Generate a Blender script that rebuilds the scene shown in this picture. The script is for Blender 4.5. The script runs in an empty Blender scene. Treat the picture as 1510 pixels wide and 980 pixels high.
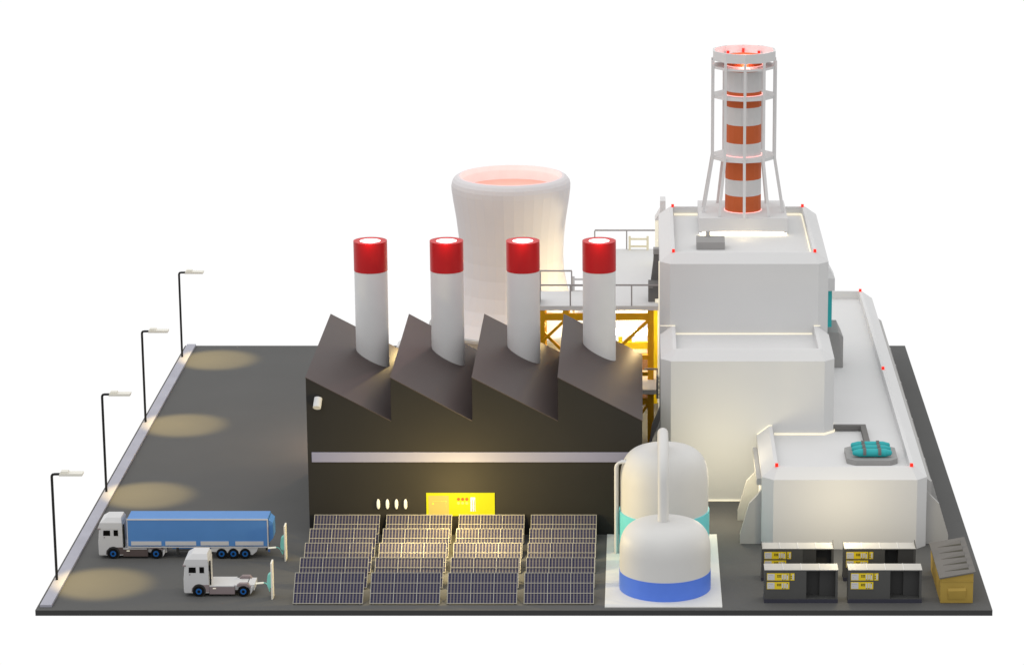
import bpy, bmesh, math, random
from mathutils import Vector, Matrix
R = math.radians
random.seed(3)
sc = bpy.context.scene
C = sc.collection

# ---------------------------------------------------------------- camera
cam_d = bpy.data.cameras.new('camera'); cam = bpy.data.objects.new('camera', cam_d); C.objects.link(cam)
cam.location = (0, -269.89, 96.285)
cam.rotation_euler = (R(90 - 14.451), 0, 0)
cam_d.sensor_width = 36; cam_d.lens = 4509 / 1510 * 36
cam_d.shift_x = -(943 - 755) / 1510
cam_d.clip_start = 1; cam_d.clip_end = 3000
sc.camera = cam

# ---------------------------------------------------------------- world: a bright white studio sky, dimmer behind and below the viewer
w = bpy.data.worlds.new('World'); sc.world = w; w.use_nodes = True
nt = w.node_tree; nt.nodes.clear()
def N(t, **k):
    n = nt.nodes.new(t)
    for a, b in k.items(): setattr(n, a, b)
    return n
tc = N('ShaderNodeTexCoord'); sep = N('ShaderNodeSeparateXYZ'); nt.links.new(tc.outputs['Generated'], sep.inputs[0])
def mapr(src, a, b, c, d):
    m = N('ShaderNodeMapRange'); m.interpolation_type = 'SMOOTHSTEP'
    nt.links.new(src, m.inputs[0])
    for i, v in enumerate((a, b, c, d)): m.inputs[i + 1].default_value = v
    return m.outputs[0]
far = mapr(sep.outputs['Y'], 0.0, 0.55, 0.0, 1.0)          # 1 = white backdrop side
up0 = mapr(sep.outputs['Z'], -0.5, 0.45, 0.38, 0.86)          # the dim side: darker below, pale grey above
side = mapr(sep.outputs['X'], -0.9, 0.9, 1.14, 0.90)           # a little brighter from the left
um = N('ShaderNodeMath'); um.operation = 'MULTIPLY'; nt.links.new(up0, um.inputs[0]); nt.links.new(side, um.inputs[1]); up = um.outputs[0]
mx = N('ShaderNodeMix'); mx.data_type = 'FLOAT'
nt.links.new(far, mx.inputs[0]); nt.links.new(up, mx.inputs[2]); mx.inputs[3].default_value = 1.02
bg = N('ShaderNodeBackground'); bg.inputs[0].default_value = (1, 1, 1, 1)
nt.links.new(mx.outputs[0], bg.inputs[1])
wo = N('ShaderNodeOutputWorld'); nt.links.new(bg.outputs[0], wo.inputs[0])
# one very soft overhead sun
sd = bpy.data.lights.new('sun', 'SUN'); sd.energy = .5; sd.angle = R(70); sd.color = (1, .995, .985)
so = bpy.data.objects.new('sun', sd); C.objects.link(so); so.location = (0, 0, 90); so.rotation_euler = (R(6), R(-8), 0)
sc.view_settings.view_transform = 'Standard'; sc.view_settings.look = 'None'
sc.view_settings.exposure = 0; sc.view_settings.gamma = 1
sc.cycles.max_bounces = 6; sc.cycles.diffuse_bounces = 4
sc.cycles.use_denoising = True
sc.cycles.sample_clamp_indirect = 6

# ---------------------------------------------------------------- materials
MAT = {}
def mat(name, col, rough=.6, spec=.25, metal=0, emit=None, es=0, var=.05, scale=.6, bump=0):
    if name in MAT: return MAT[name]
    m = bpy.data.materials.new(name); m.use_nodes = True; t = m.node_tree
    b = t.nodes['Principled BSDF']
    b.inputs['Roughness'].default_value = rough; b.inputs['Specular IOR Level'].default_value = spec; b.inputs['Metallic'].default_value = metal
    tcn = t.nodes.new('ShaderNodeTexCoord'); nz = t.nodes.new('ShaderNodeTexNoise'); nz.inputs['Scale'].default_value = scale; nz.inputs['Detail'].default_value = 6
    t.links.new(tcn.outputs['Object'], nz.inputs['Vector'])
    mr = t.nodes.new('ShaderNodeMapRange'); t.links.new(nz.outputs['Fac'], mr.inputs[0])
    mr.inputs[1].default_value = .25; mr.inputs[2].default_value = .75
    mr.inputs[3].default_value = 1 - var; mr.inputs[4].default_value = 1 + var
    mm = t.nodes.new('ShaderNodeVectorMath'); mm.operation = 'SCALE'; mm.inputs[0].default_value = col
    t.links.new(mr.outputs[0], mm.inputs['Scale']); t.links.new(mm.outputs[0], b.inputs['Base Color'])
    if bump:
        n2 = t.nodes.new('ShaderNodeTexNoise'); n2.inputs['Scale'].default_value = 9; n2.inputs['Detail'].default_value = 4
        t.links.new(tcn.outputs['Object'], n2.inputs['Vector'])
        bp = t.nodes.new('ShaderNodeBump'); bp.inputs['Strength'].default_value = bump; bp.inputs['Distance'].default_value = .05
        t.links.new(n2.outputs['Fac'], bp.inputs['Height']); t.links.new(bp.outputs[0], b.inputs['Normal'])
    if emit:
        b.inputs['Emission Color'].default_value = (*emit, 1); b.inputs['Emission Strength'].default_value = es
    MAT[name] = m; return m
asphalt = mat('asphalt', (.118, .118, .116), .9, .1, var=.04, scale=.12, bump=.15)
white = mat('white_render', (.70, .70, .70), .8, .15, var=.015, scale=.15)
white2 = mat('white_paint', (.70, .70, .70), .6, .2, var=.02)
grey = mat('grey_render', (.45, .445, .435), .8, .15, var=.03)
dgrey = mat('dark_grey', (.17, .165, .16), .7, .2, var=.05)
mgrey = mat('mid_grey', (.34, .335, .33), .7, .2, var=.04)
kerbm = mat('kerb_concrete', (.40, .40, .46), .55, .25, var=.10, scale=.25)
black = mat('black_paint', (.012, .012, .012), .5, .3)
factm = mat('factory_cladding', (.036, .0345, .032), .85, .05, var=.03, scale=.3)
roofm = mat('factory_roof', (.066, .050, .047), .5, .35, var=.05, scale=.2)
bandm = mat('window_band', (.30, .305, .43), .7, .05, var=.05, scale=.3)
redm = mat('red_paint_glow', (.46, .010, .013), .4, .25, emit=(.8, .01, .01), es=.03)  # red paint with a faint glow put in to imitate bloom
orangem = mat('orange_paint', (.56, .125, .04), .7, .2)
yellowm = mat('yellow_paint', (.70, .36, .006), .5, .3)
yplate = mat('yellow_plate', (.80, .60, .02), .5, .3)
ylit = mat('lit_yellow_panel', (.13, .13, .01), .7, .05, emit=(1, .92, .008), es=.62)
ylit2 = mat('lit_screen', (.18, .13, .05), .7, .05, emit=(1, .84, .15), es=.45)
cream = mat('lit_cream', (.75, .73, .62), .5, .2, emit=(1, .93, .75), es=.35)  # cream with its own glow, also on parts that are no lamps
strip = mat('light_strip', (.9, .85, .7), .5, .2, emit=(1, .86, .60), es=6)
strips = mat('soft_light_strip', (.9, .85, .7), .5, .2, emit=(1, .92, .72), es=.42)
bstrip = mat('bright_strip', (.9, .85, .7), .5, .2, emit=(1, .84, .58), es=5)
pinkw = mat('pink_white_lamp', (1, .9, .9), .5, .2, emit=(1, .80, .80), es=2.6)
redlamp = mat('red_beacon', (.9, .02, .01), .4, .3, emit=(1, .02, .005), es=.6)
pinkring = mat('pink_ring_lamp', (.9, .6, .6), .5, .2, emit=(1, .45, .42), es=1.0)
cooler = mat('cooling_tower_interior', (.9, .62, .60), .8, .1, emit=(1, .45, .42), es=.35)  # pink light inside the tower put into wall colour and glow
cooler2 = mat('cooling_tower_floor', (.8, .3, .25), .8, .1, emit=(1, .30, .24), es=.50)  # floor glows too, in place of a red light inside
teal = mat('teal_paint', (.03, .42, .44), .5, .3)
tealt = mat('light_teal_paint', (.18, .70, .76), .5, .3)
mint = mat('mint_plastic', (.24, .66, .58), .5, .3)
bluetank = mat('blue_tank_paint', (.10, .22, .78), .5, .3, var=.03)
bluetr = mat('blue_tarpaulin', (.09, .25, .58), .5, .3, var=.03)
bluer = mat('blue_hub', (.008, .11, .38), .35, .4)
truckw = mat('truck_white', (.60, .60, .605), .35, .35, var=.015)
brown = mat('brown_skirt', (.10, .075, .072), .6, .3)
mauve = mat('lit_mauve_skirt', (.26, .21, .215), .6, .3)  # lighter copy of the brown skirt, with light on it put into the colour
rubber = mat('rubber', (.006, .006, .006), .8, .15)
blackg = mat('black_glass', (.002, .002, .002), .3, .1)
boxd = mat('cabinet_grey', (.080, .080, .078), .6, .25)
boxi = mat('cabinet_inside', (.05, .05, .05), .6, .25)
boxb = mat('cabinet_base', (.045, .045, .065), .6, .25)
boxr = mat('cabinet_roof', (.50, .49, .465), .5, .25)
mustard = mat('mustard_paint', (.42, .285, .06), .6, .25)
lidm = mat('lid_grey', (.145, .137, .128), .6, .25)
silver = mat('silver_frame', (.46, .44, .38), .4, .3)
green = mat('green_dot', (.25, .6, .05), .5, .2, emit=(.3, .7, .05), es=.4)
reddot = mat('red_dot', (.9, .05, .01), .5, .2, emit=(1, .06, .01), es=.7)
railm = mat('rail_grey', (.36, .34, .34), .5, .3)

def solar_mat():
    m = bpy.data.materials.new('solar_cells'); m.use_nodes = True; t = m.node_tree; b = t.nodes['Principled BSDF']
    tcn = t.nodes.new('ShaderNodeTexCoord'); s = t.nodes.new('ShaderNodeSeparateXYZ'); t.links.new(tcn.outputs['UV'], s.inputs[0])
    def math_(op, a, bb=None, c=None):
        n = t.nodes.new('ShaderNodeMath'); n.operation = op
        for i, v in enumerate((a, bb, c)):
            if v is None: continue
            if isinstance(v, (int, float)): n.inputs[i].default_value = v
            else: t.links.new(v, n.inputs[i])
        return n.outputs[0]
    fx = math_('PINGPONG', math_('MULTIPLY', s.outputs['X'], 21.0), .5)     # 21 cell strings across
    mrx = t.nodes.new('ShaderNodeMapRange'); mrx.interpolation_type = 'SMOOTHSTEP'; t.links.new(fx, mrx.inputs[0])
    mrx.inputs[1].default_value = .04; mrx.inputs[2].default_value = .32
    fy = math_('PINGPONG', math_('MULTIPLY', s.outputs['Y'], 18.0), .5)
    mry = t.nodes.new('ShaderNodeMapRange'); mry.interpolation_type = 'SMOOTHSTEP'; t.links.new(fy, mry.inputs[0])
    mry.inputs[1].default_value = .0; mry.inputs[2].default_value = .25
    mul = math_('MULTIPLY', mrx.outputs[0], math_('ADD', math_('MULTIPLY', mry.outputs[0], .4), .6))
    mix = t.nodes.new('ShaderNodeMix'); mix.data_type = 'RGBA'
    t.links.new(mul, mix.inputs[0])
    mix.inputs[6].default_value = (.20, .180, .165, 1); mix.inputs[7].default_value = (.018, .020, .065, 1)
    t.links.new(mix.outputs[2], b.inputs['Base Color'])
    b.inputs['Roughness'].default_value = .75; b.inputs['Specular IOR Level'].default_value = .12
    return m
solarm = solar_mat()

# ---------------------------------------------------------------- helpers
class MB:
    """collects shapes in world coordinates, links them as ONE mesh object"""
    def __init__(s): s.bm = bmesh.new()
    def hull(s, pts):
        vs = [s.bm.verts.new(p) for p in pts]
        r = bmesh.ops.convex_hull(s.bm, input=vs)
        junk = [g for g in r.get('geom_interior', []) + r.get('geom_unused', []) if isinstance(g, bmesh.types.BMVert)]
        if junk: bmesh.ops.delete(s.bm, geom=list(set(junk)), context='VERTS')
        return s
    def box(s, x0, x1, y0, y1, z0, z1):
        v = [s.bm.verts.new((x, y, z)) for z in (z0, z1) for y in (y0, y1) for x in (x0, x1)]
        for f in ((0, 2, 3, 1), (4, 5, 7, 6), (0, 1, 5, 4), (2, 6, 7, 3), (0, 4, 6, 2), (1, 3, 7, 5)):
            s.bm.faces.new([v[i] for i in f])
        return s
    def prism(s, pts, vec):
        """polygon pts (3D) extruded along vec"""
        vec = Vector(vec); a = [s.bm.verts.new(p) for p in pts]; b = [s.bm.verts.new(Vector(p) + vec) for p in pts]
        s.bm.faces.new(a); s.bm.faces.new(list(reversed(b)))
        n = len(pts)
        for i in range(n):
            s.bm.faces.new([a[(i + 1) % n], a[i], b[i], b[(i + 1) % n]])
        return s
    def lathe(s, c, prof, seg=32, rot=0, close=True):
        rings = []
        for (r, z) in prof:
            if r < 1e-4: rings.append([s.bm.verts.new((c[0], c[1], z))])
            else: rings.append([s.bm.verts.new((c[0] + r * math.sin(2 * math.pi * k / seg + rot), c[1] - r * math.cos(2 * math.pi * k / seg + rot), z)) for k in range(seg)])
        for a, b in zip(rings, rings[1:]):
            for k in range(seg):
                k2 = (k + 1) % seg
                if len(a) == 1 and len(b) == 1: continue
                if len(a) == 1: s.bm.faces.new([a[0], b[k2], b[k]])
                elif len(b) == 1: s.bm.faces.new([a[k], a[k2], b[0]])
                else: s.bm.faces.new([a[k], a[k2], b[k2], b[k]])
        if close:
            if len(rings[0]) > 1: s.bm.faces.new(list(reversed(rings[0])))
            if len(rings[-1]) > 1: s.bm.faces.new(rings[-1])
        return s
    def ring(s, c, ri, ro, z0, z1, seg=32, rot=0):
        P = [(ro, z0), (ro, z1), (ri, z1), (ri, z0), (ro, z0)]
        rings = []
        for (r, z) in P[:4]:
            rings.append([s.bm.verts.new((c[0] + r * math.sin(2 * math.pi * k / seg + rot), c[1] - r * math.cos(2 * math.pi * k / seg + rot), z)) for k in range(seg)])
        rings.append(rings[0])
        for a, b in zip(rings, rings[1:]):
            for k in range(seg):
                k2 = (k + 1) % seg; s.bm.faces.new([a[k], a[k2], b[k2], b[k]])
        return s
    def cyl(s, p0, p1, r, seg=16, r1=None):
        p0 = Vector(p0); p1 = Vector(p1); d = (p1 - p0)
        q = d.to_track_quat('Z', 'Y'); r1 = r if r1 is None else r1
        a = []; b = []
        for k in range(seg):
            an = 2 * math.pi * (k + .5) / seg
            a.append(s.bm.verts.new(p0 + q @ Vector((r * math.cos(an), r * math.sin(an), 0))))
            b.append(s.bm.verts.new(p1 + q @ Vector((r1 * math.cos(an), r1 * math.sin(an), 0))))
        s.bm.faces.new(list(reversed(a))); s.bm.faces.new(b)
        for k in range(seg):
            k2 = (k + 1) % seg; s.bm.faces.new([a[k], a[k2], b[k2], b[k]])
        return s
    def tube(s, pts, r, seg=12):
        pts = [Vector(p) for p in pts]; rings = []
        for i, p in enumerate(pts):
            d = (pts[min(i + 1, len(pts) - 1)] - pts[max(i - 1, 0)]).normalized()
            ref = Vector((1, 0, 0)) if abs(d.x) < .9 else Vector((0, 1, 0))
            u = d.cross(ref).normalized(); v = d.cross(u)
            rings.append([s.bm.verts.new(p + r * (math.cos(2 * math.pi * k / seg) * u + math.sin(2 * math.pi * k / seg) * v)) for k in range(seg)])
        for a, b in zip(rings, rings[1:]):
            for k in range(seg):
                k2 = (k + 1) % seg; s.bm.faces.new([a[k], a[k2], b[k2], b[k]])
        s.bm.faces.new(list(reversed(rings[0]))); s.bm.faces.new(rings[-1])
        return s
    def beam(s, p0, p1, wd, ht):
        """square bar between two points"""
        p0 = Vector(p0); p1 = Vector(p1); d = (p1 - p0).normalized()
        ref = Vector((0, 0, 1)) if abs(d.z) < .9 else Vector((0, 1, 0))
        u = d.cross(ref).normalized() * wd / 2; v = u.cross(d).normalized() * ht / 2
        pts = [p0 + u + v, p0 - u + v, p0 - u - v, p0 + u - v]
        return s.prism(pts, p1 - p0)
    def sheet(s, loops, uv=False):
        for l in loops:
            f = s.bm.faces.new([s.bm.verts.new(p) for p in l])
            if uv:
                L = s.bm.loops.layers.uv.verify()
                for lp, c in zip(f.loops, ((0, 0), (1, 0), (1, 1), (0, 1))): lp[L].uv = c
        return s
    def build(s, name, m, parent=None, smooth=35, bevel=0):
        off = Vector((0, 0, 0)); p = parent
        while p is not None: off += p.location; p = p.parent
        if parent is None:
            xs = [v.co.x for v in s.bm.verts]; ys = [v.co.y for v in s.bm.verts]; zs = [v.co.z for v in s.bm.verts]
            off = Vector(((min(xs) + max(xs)) / 2, (min(ys) + max(ys)) / 2, min(zs)))
        if len(s.bm.faces) and not s.bm.loops.layers.uv: bmesh.ops.recalc_face_normals(s.bm, faces=s.bm.faces)
        for v in s.bm.verts: v.co -= off
        me = bpy.data.meshes.new(name); s.bm.to_mesh(me); s.bm.free()
        me.materials.append(m)
        if smooth:
            me.shade_smooth(); me.set_sharp_from_angle(angle=R(smooth))
        o = bpy.data.objects.new(name, me); C.objects.link(o)
        if parent is not None: o.parent = parent
        else: o.location = off
        if bevel:
            b = o.modifiers.new('bevel', 'BEVEL'); b.width = bevel; b.segments = 2; b.limit_method = 'ANGLE'; b.angle_limit = R(40)
        return o
def tag(o, label=None, cat=None, group=None, kind=None):
    if label: o['label'] = label
    if cat: o['category'] = cat
    if group: o['group'] = group
    if kind: o['kind'] = kind
    return o
def thing(name, loc, label, cat, group=None):
    o = bpy.data.objects.new(name, None); C.objects.link(o); o.location = loc; o.empty_display_size = .5
    return tag(o, label, cat, group)
def copy_tree(o, parent=None, delta=None, label=None):
    kids = [c for c in bpy.data.objects if c.parent == o]
    c = o.copy(); C.objects.link(c); c.parent = parent
    if delta: c.location = o.location + Vector(delta)
    if label: c['label'] = label
    for k in kids: copy_tree(k, c)
    return c
def lamp(name, loc, power, col, rad=.3, parent=None, spot=None, target=None):
    d = bpy.data.lights.new(name, 'SPOT' if spot else 'POINT'); d.energy = power; d.color = col; d.shadow_soft_size = rad
    if spot: d.spot_size = spot; d.spot_blend = .6
    o = bpy.data.objects.new(name, d); C.objects.link(o)
    off = Vector((0, 0, 0)); p = parent
    while p is not None: off += p.location; p = p.parent
    o.location = Vector(loc) - off; o.parent = parent
    if target: o.rotation_euler = (Vector(target) - Vector(loc)).to_track_quat('-Z', 'Y').to_euler()
    return o

# ---------------------------------------------------------------- ground
g = MB().box(-56.4, 32.95, 0, 97.2, -.04, 0).build('ground', asphalt, smooth=0); tag(g, kind='structure')
g = MB().box(-56.4, 32.95, 0, 97.2, -.55, -.041).build('ground_slab', mat('slab_dark', (.058, .058, .058), .9, .05), smooth=0); tag(g, kind='structure')
k = MB().box(-56.1, -55.0, .75, 97.0, .0, .27)
kerb = k.build('kerb', kerbm, smooth=0, bevel=.03); tag(kerb, kind='structure')
pad = MB().box(-3.25, 7.75, .65, 22.3, 0, .10).build('concrete_pad', mat('pad_concrete', (.72, .72, .70), .8, .15, var=.02), smooth=0); tag(pad, kind='structure')

# ---------------------------------------------------------------- factory
FX = [-33.1, -24.7, -16.62, -8.1, .28]; FY0, FY1 = 22.5, 48.2; ZE, ZV = 16.28, 11.8
fac = thing('factory', (-16.4, 35.3, 0), 'dark charcoal sawtooth-roofed factory with four red-capped chimneys', 'factory')
b = MB()
pl = [(FX[0], FY0, 0)]
prof = [(FX[0], 0)]
for i in range(4):
    prof += [(FX[i] + .001, ZE), (FX[i + 1], ZV)]
prof += [(FX[4], 0)]
b.prism([(x, FY0, z) for x, z in prof], (0, FY1 - FY0, 0))
b.build('wall', factm, fac, smooth=0)
for i in range(4):
    x0, x1 = FX[i], FX[i + 1]
    b = MB(); b.prism([(x0 - .03, FY0 - .04, ZE + .02), (x1 - (.02 if i < 3 else -.03), FY0 - .04, ZV + .02), (x1 - (.02 if i < 3 else -.03), FY0 - .04, ZV + .10), (x0 - .03, FY0 - .04, ZE + .10)], (0, FY1 - FY0 + .08, 0))
    b.build('roof', roofm, fac, smooth=0)
b = MB().box(-32.7, .2, FY0 - .06, FY0, 7.6, 8.62).build('window_band', bandm, fac, smooth=0)
for i, cx_ in enumerate((-28.0, -20.07, -12.13, -4.2)):
    ch = MB().cyl((cx_, 40.3, 11), (cx_, 40.3, 23.05), 1.72, 48).build('chimney', mat('chimney_white', (.72, .72, .72), .6, .2, var=.02), fac)
    ch['label'] = 'white round chimney with red cap, %s from the left' % ('first', 'second', 'third', 'fourth')[i]
    MB().ring((cx_, 40.3), 1.08, 1.75, 23.05, 26.2, 48).build('cap', redm, ch)
    MB().lathe((cx_, 40.3), [(1.079, 25.9), (1.079, 26.16), (.7, 26.22), (0, 26.25)], 32).build('lamp_disc', pinkw, ch); lamp('added_top_glow', (cx_, 40.3, 27.0), 45, (1, .30, .32), .3, ch); lamp('added_rim_glow', (cx_, 37.7, 26.9), 110, (1, .14, .14), .3, ch)  # unseen red lamps added to imitate bloom on cap top and front
# lit control panel on the front wall
cp = MB().box(-21.35, -14.5, FY0 - .12, FY0, 2.0, 4.39).build('control_panel', ylit, fac, smooth=0)
yy = FY0 - .12
MB().box(-21.12, -19.1, yy - .04, yy, 2.15, 4.12).build('screen', ylit2, cp, smooth=0)
b = MB()
b.box(-20.9, -19.35, yy - .06, yy - .04, 3.53, 3.57).box(-19.39, -19.35, yy - .06, yy - .04, 2.7, 3.53)
b.build('screen_line', mat('tan_line', (.5, .38, .1), .5, .2), cp, smooth=0)
MB().cyl((-20.68, yy - .07, 3.3), (-20.68, yy - .04, 3.3), .07, 16).build('green_light', green, cp)
for i in range(3):
    x = -18.12 + .415 * i
    MB().cyl((x, yy - .05, 3.76), (x, yy, 3.76), .15, 20).build('red_light', reddot, cp)
    MB().cyl((x, yy - .05, 3.36), (x, yy, 3.36), .15, 20).build('green_light', mat('pale_green_dot', (.35, .5, .08), .5, .2, emit=(.4, .6, .08), es=.5), cp)
MB().box(-16.92, -16.45, yy - .05, yy, 2.5, 3.95).build('meter', cream, cp, smooth=0)
MB().box(-16.78, -16.71, yy - .07, yy - .05, 2.5, 3.7).box(-16.57, -16.50, yy - .07, yy - .05, 2.5, 3.7).build('meter_slot', brown, cp, smooth=0)
for i in range(4):
    x = -26.15 + .908 * i
    MB().lathe((0, 0), [(0, -.53), (.09, -.48), (.16, -.3), (.175, 0), (.16, .3), (.09, .48), (0, .53)], 20)
    b = MB().lathe((x, FY0 - .17), [(0, 2.72), (.09, 2.78), (.16, 2.95), (.175, 3.25), (.16, 3.55), (.09, 3.73), (0, 3.79)], 20)
    b.build('wall_light', cream, fac, smooth=60)
b = MB().cyl((-31.98, FY0 - .75, 13.42), (-31.9, FY0 - .02, 14.2), .4, 24)
b.build('floodlight', white2, fac)

# ---------------------------------------------------------------- street lamps
def street_lamp(x, y, label, first=[None]):
    if first[0]:
        o, ox, oy = first[0]; return copy_tree(o, None, (x - ox, y - oy, 0), label)
    t = thing('street_lamp', (x, y, 0), label, 'street lamp', 'street lamps along the kerb')
    pts = [(x, y, 0), (x, y, 10.55)] + [(x + .22 - .22 * math.cos(a), y, 10.55 + .27 * math.sin(a)) for a in (R(22), R(45), R(67), R(90))] + [(x + .95, y, 10.83)]
    MB().tube(pts, .13, 12).build('pole', black, t)
    b = MB()
    b.prism([(x + .75, y - .45, 10.74), (x + 2.95, y - .45, 10.74), (x + 3.0, y - .45, 10.98), (x + .82, y - .45, 10.98)], (0, .95, 0))
    hd = b.build('lamp_head', mat('lamp_casing', (.80, .78, .70), .5, .2), t, smooth=0)
    MB().prism([(x + .85, y - .3, 10.98), (x + 1.65, y - .3, 10.98), (x + 1.6, y - .3, 11.16), (x + .92, y - .3, 11.16)], (0, .65, 0)).build('driver_box', mat('lamp_casing'  , (.8, .78, .70)), hd, smooth=0)
    MB().box(x + 1.0, x + 2.4, y - .3, y + .35, 10.71, 10.738).build('lamp_lens', strips, hd, smooth=0)
    lamp('lamp_light', (x + 1.9, y, 10.4), 8000, (1, .74, .28), .25, t, spot=R(55), target=(x + 4.0, y - .4, 0))
    first[0] = (t, x, y)
    return t
for y, lb in ((7.9, 'black street lamp nearest the front edge of the site'), (36.0, 'black street lamp left of the factory front, second from the front'),
              (62.26, 'black street lamp third from the front along the kerb'), (90.8, 'black street lamp at the far back corner of the site')):
    street_lamp(-55.82, y, lb)

# ---------------------------------------------------------------- solar panels
def solar_first():
    x0, x1, y0, z0, y1, z1 = -32.50, -25.98, 1.5, .12, 4.16, 2.22
    t = thing('solar_panel', (x0, y0, 0), 'x', 'solar panel', 'solar panels in four columns before the factory')
    dy, dz = y1 - y0, z1 - z0; L = math.hypot(dy, dz); n = Vector((0, -dz / L, dy / L))
    def P(u, v, h=0): return Vector((x0 + (x1 - x0) * u, y0 + dy * v, z0 + dz * v)) + n * h
    b = MB(); b.prism([P(0, 0, -.09), P(1, 0, -.09), P(1, 1, -.09), P(0, 1, -.09)], n * .07); b.build('backing', dgrey, t, smooth=0)
    b = MB(); b.sheet([[P(0, 0, 0), P(1, 0, 0), P(1, 1, 0), P(0, 1, 0)]], uv=True)
    b.build('cell_sheet', solarm, t, smooth=0)
    b = MB(); wv = .018; wu = .022 / 6.52
    def bar(u0, u1, v0, v1): b.prism([P(u0, v0, -.01), P(u1, v0, -.01), P(u1, v1, -.01), P(u0, v1, -.01)], n * .06)
    e = .0
    for i in range(4):
        v = i / 3; a, c = (v - .5 * wv * .8, v + .5 * wv * .8)
        bar(-.005, 1.005, a, c)
    for i in range(4):
        u = i / 3
        for j in range(3):
            bar(u - wu, u + wu, j / 3 + .0113, (j + 1) / 3 - .0113)
    b.build('frame', silver, t, smooth=0)
    for u in (.04, .96):
        b = MB(); bx_ = x0 + (x1 - x0) * u
        b.beam((bx_, y0 + .12, 0), (bx_, y0 + .12, .16), .12, .12)
        b.beam((bx_, y1 - .25, 0), (bx_, y1 - .25, 1.92), .12, .12)
        b.beam((bx_, y0 + .1, .05), (bx_, y1 - .1, .05), .10, .08)
        b.build('leg', silver, t, smooth=0)
    return t
sp = solar_first()
colx = [0, 7.21, 14.45, 21.67]
rn = ['front row', 'second row from the front', 'middle row', 'fourth row from the front', 'back row beside the wall']
cn = ['leftmost column', 'second column from the left', 'third column from the left', 'rightmost column']
for r_ in range(5):
    for c_ in range(4):
        lb = 'tilted blue solar panel in the %s, %s' % (rn[r_], cn[c_])
        if r_ == 0 and c_ == 0: sp['label'] = lb
        else: copy_tree(sp, None, (colx[c_], 4.45 * r_, 0), lb)

# ---------------------------------------------------------------- storage tanks
def dome(r, zs, zt, n=10):
    return [(r * math.cos(a) ** .5 if a < R(89.9) else 0, zs + (zt - zs) * math.sin(a) ** .78) for a in [R(90 * i / n) for i in range(n + 1)]]
tw = mat('tank_white', (.66, .655, .64), .5, .25, var=.015)
t = thing('storage_tank', (2.43, 6.3, .1), 'small domed white tank with blue base band, in front', 'storage tank', 'domed tanks on the white pad')
MB().lathe((2.43, 6.3), [(4.36, .102), (4.36, 1.95)], 64).build('base_band', bluetank, t)
MB().lathe((2.43, 6.3), [(4.33, 1.95)] + dome(4.33, 3.7, 6.7, 18), 64).build('shell', tw, t)
t = thing('storage_tank', (2.43, 17.2, .1), 'tall domed white tank with teal base band, behind', 'storage tank', 'domed tanks on the white pad')
MB().lathe((2.43, 17.2), [(4.45, .102), (4.45, 4.4)], 64).build('base_band', tealt, t)
MB().lathe((2.43, 17.2), [(4.33, 4.4)] + dome(4.33, 7.1, 10.75, 18), 64).build('shell', tw, t)
for q in (0, .34):
    pts = [(-2.32 + q * .35, 16.3 + q, .1), (-2.32 + q * .35, 16.3 + q, 8.9)] + [(-2.32 + .6 - .6 * math.cos(a) + q * .35, 16.3 + q, 8.9 + .55 * math.sin(a)) for a in (R(25), R(50), R(75), R(90))] + [(-1.1, 16.4 + q, 9.4)]
    MB().tube(pts, .15, 12).build('side_pipe', white2, t)
pts = [(2.25, 6.3, 6.3), (2.25, 6.3, 10.6)] + [(2.25, 11.7 - 5.4 * math.cos(a), 10.6 + 2.75 * math.sin(a)) for a in [R(15 * i) for i in range(1, 12)]] + [(2.25, 17.1, 10.2)]
o = MB().tube(pts, .52, 24).build('connecting_pipe', tw); tag(o, 'thick white arched pipe joining the two domed tanks', 'pipe')

# ---------------------------------------------------------------- white stepped buildings
def offset_path(path, d, closed):
    out = []; n = len(path)
    for i in range(n):
        p = Vector(path[i])
        a = Vector(path[i - 1]) if (i > 0 or closed) else None
        c = Vector(path[(i + 1) % n]) if (i < n - 1 or closed) else None
        def nrm(u, v):
            e = (v - u).normalized(); return Vector((-e.y, e.x))
        if a is None: out.append(p + nrm(p, c) * d)
        elif c is None: out.append(p + nrm(a, p) * d)
        else:
            n1, n2 = nrm(a, p), nrm(p, c); m_ = (n1 + n2); m_ = m_ / m_.dot(n1)
            out.append(p + m_ * d)
    return out
def parapet(path, zw, zl, root, closed=False, inset=1.25, lip=.36):
    prof = [(0, zw), (inset, zl), (inset + lip, zl), (inset + lip, zw - .02)]
    b = MB(); rows = []
    for d, z in prof: rows.append([b.bm.verts.new((p.x, p.y, z)) for p in offset_path(path, d, closed)])
    n = len(path); m_ = n if closed else n - 1
    for i in range(m_):
        j = (i + 1) % n
        for a, c in zip(rows, rows[1:]): b.bm.faces.new([a[i], a[j], c[j], c[i]])
        b.bm.faces.new([rows[3][i], rows[3][j], rows[0][j], rows[0][i]])
    if not closed:
        b.bm.faces.new([r[0] for r in rows]); b.bm.faces.new([r[-1] for r in reversed(rows)])
    return b.build('parapet', white, root, smooth=0)
def beacon(x, y, z, root):
    MB().box(x - .15, x + .15, y - .15, y + .15, z, z + .3).build('beacon', redlamp, root, smooth=0)

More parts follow.
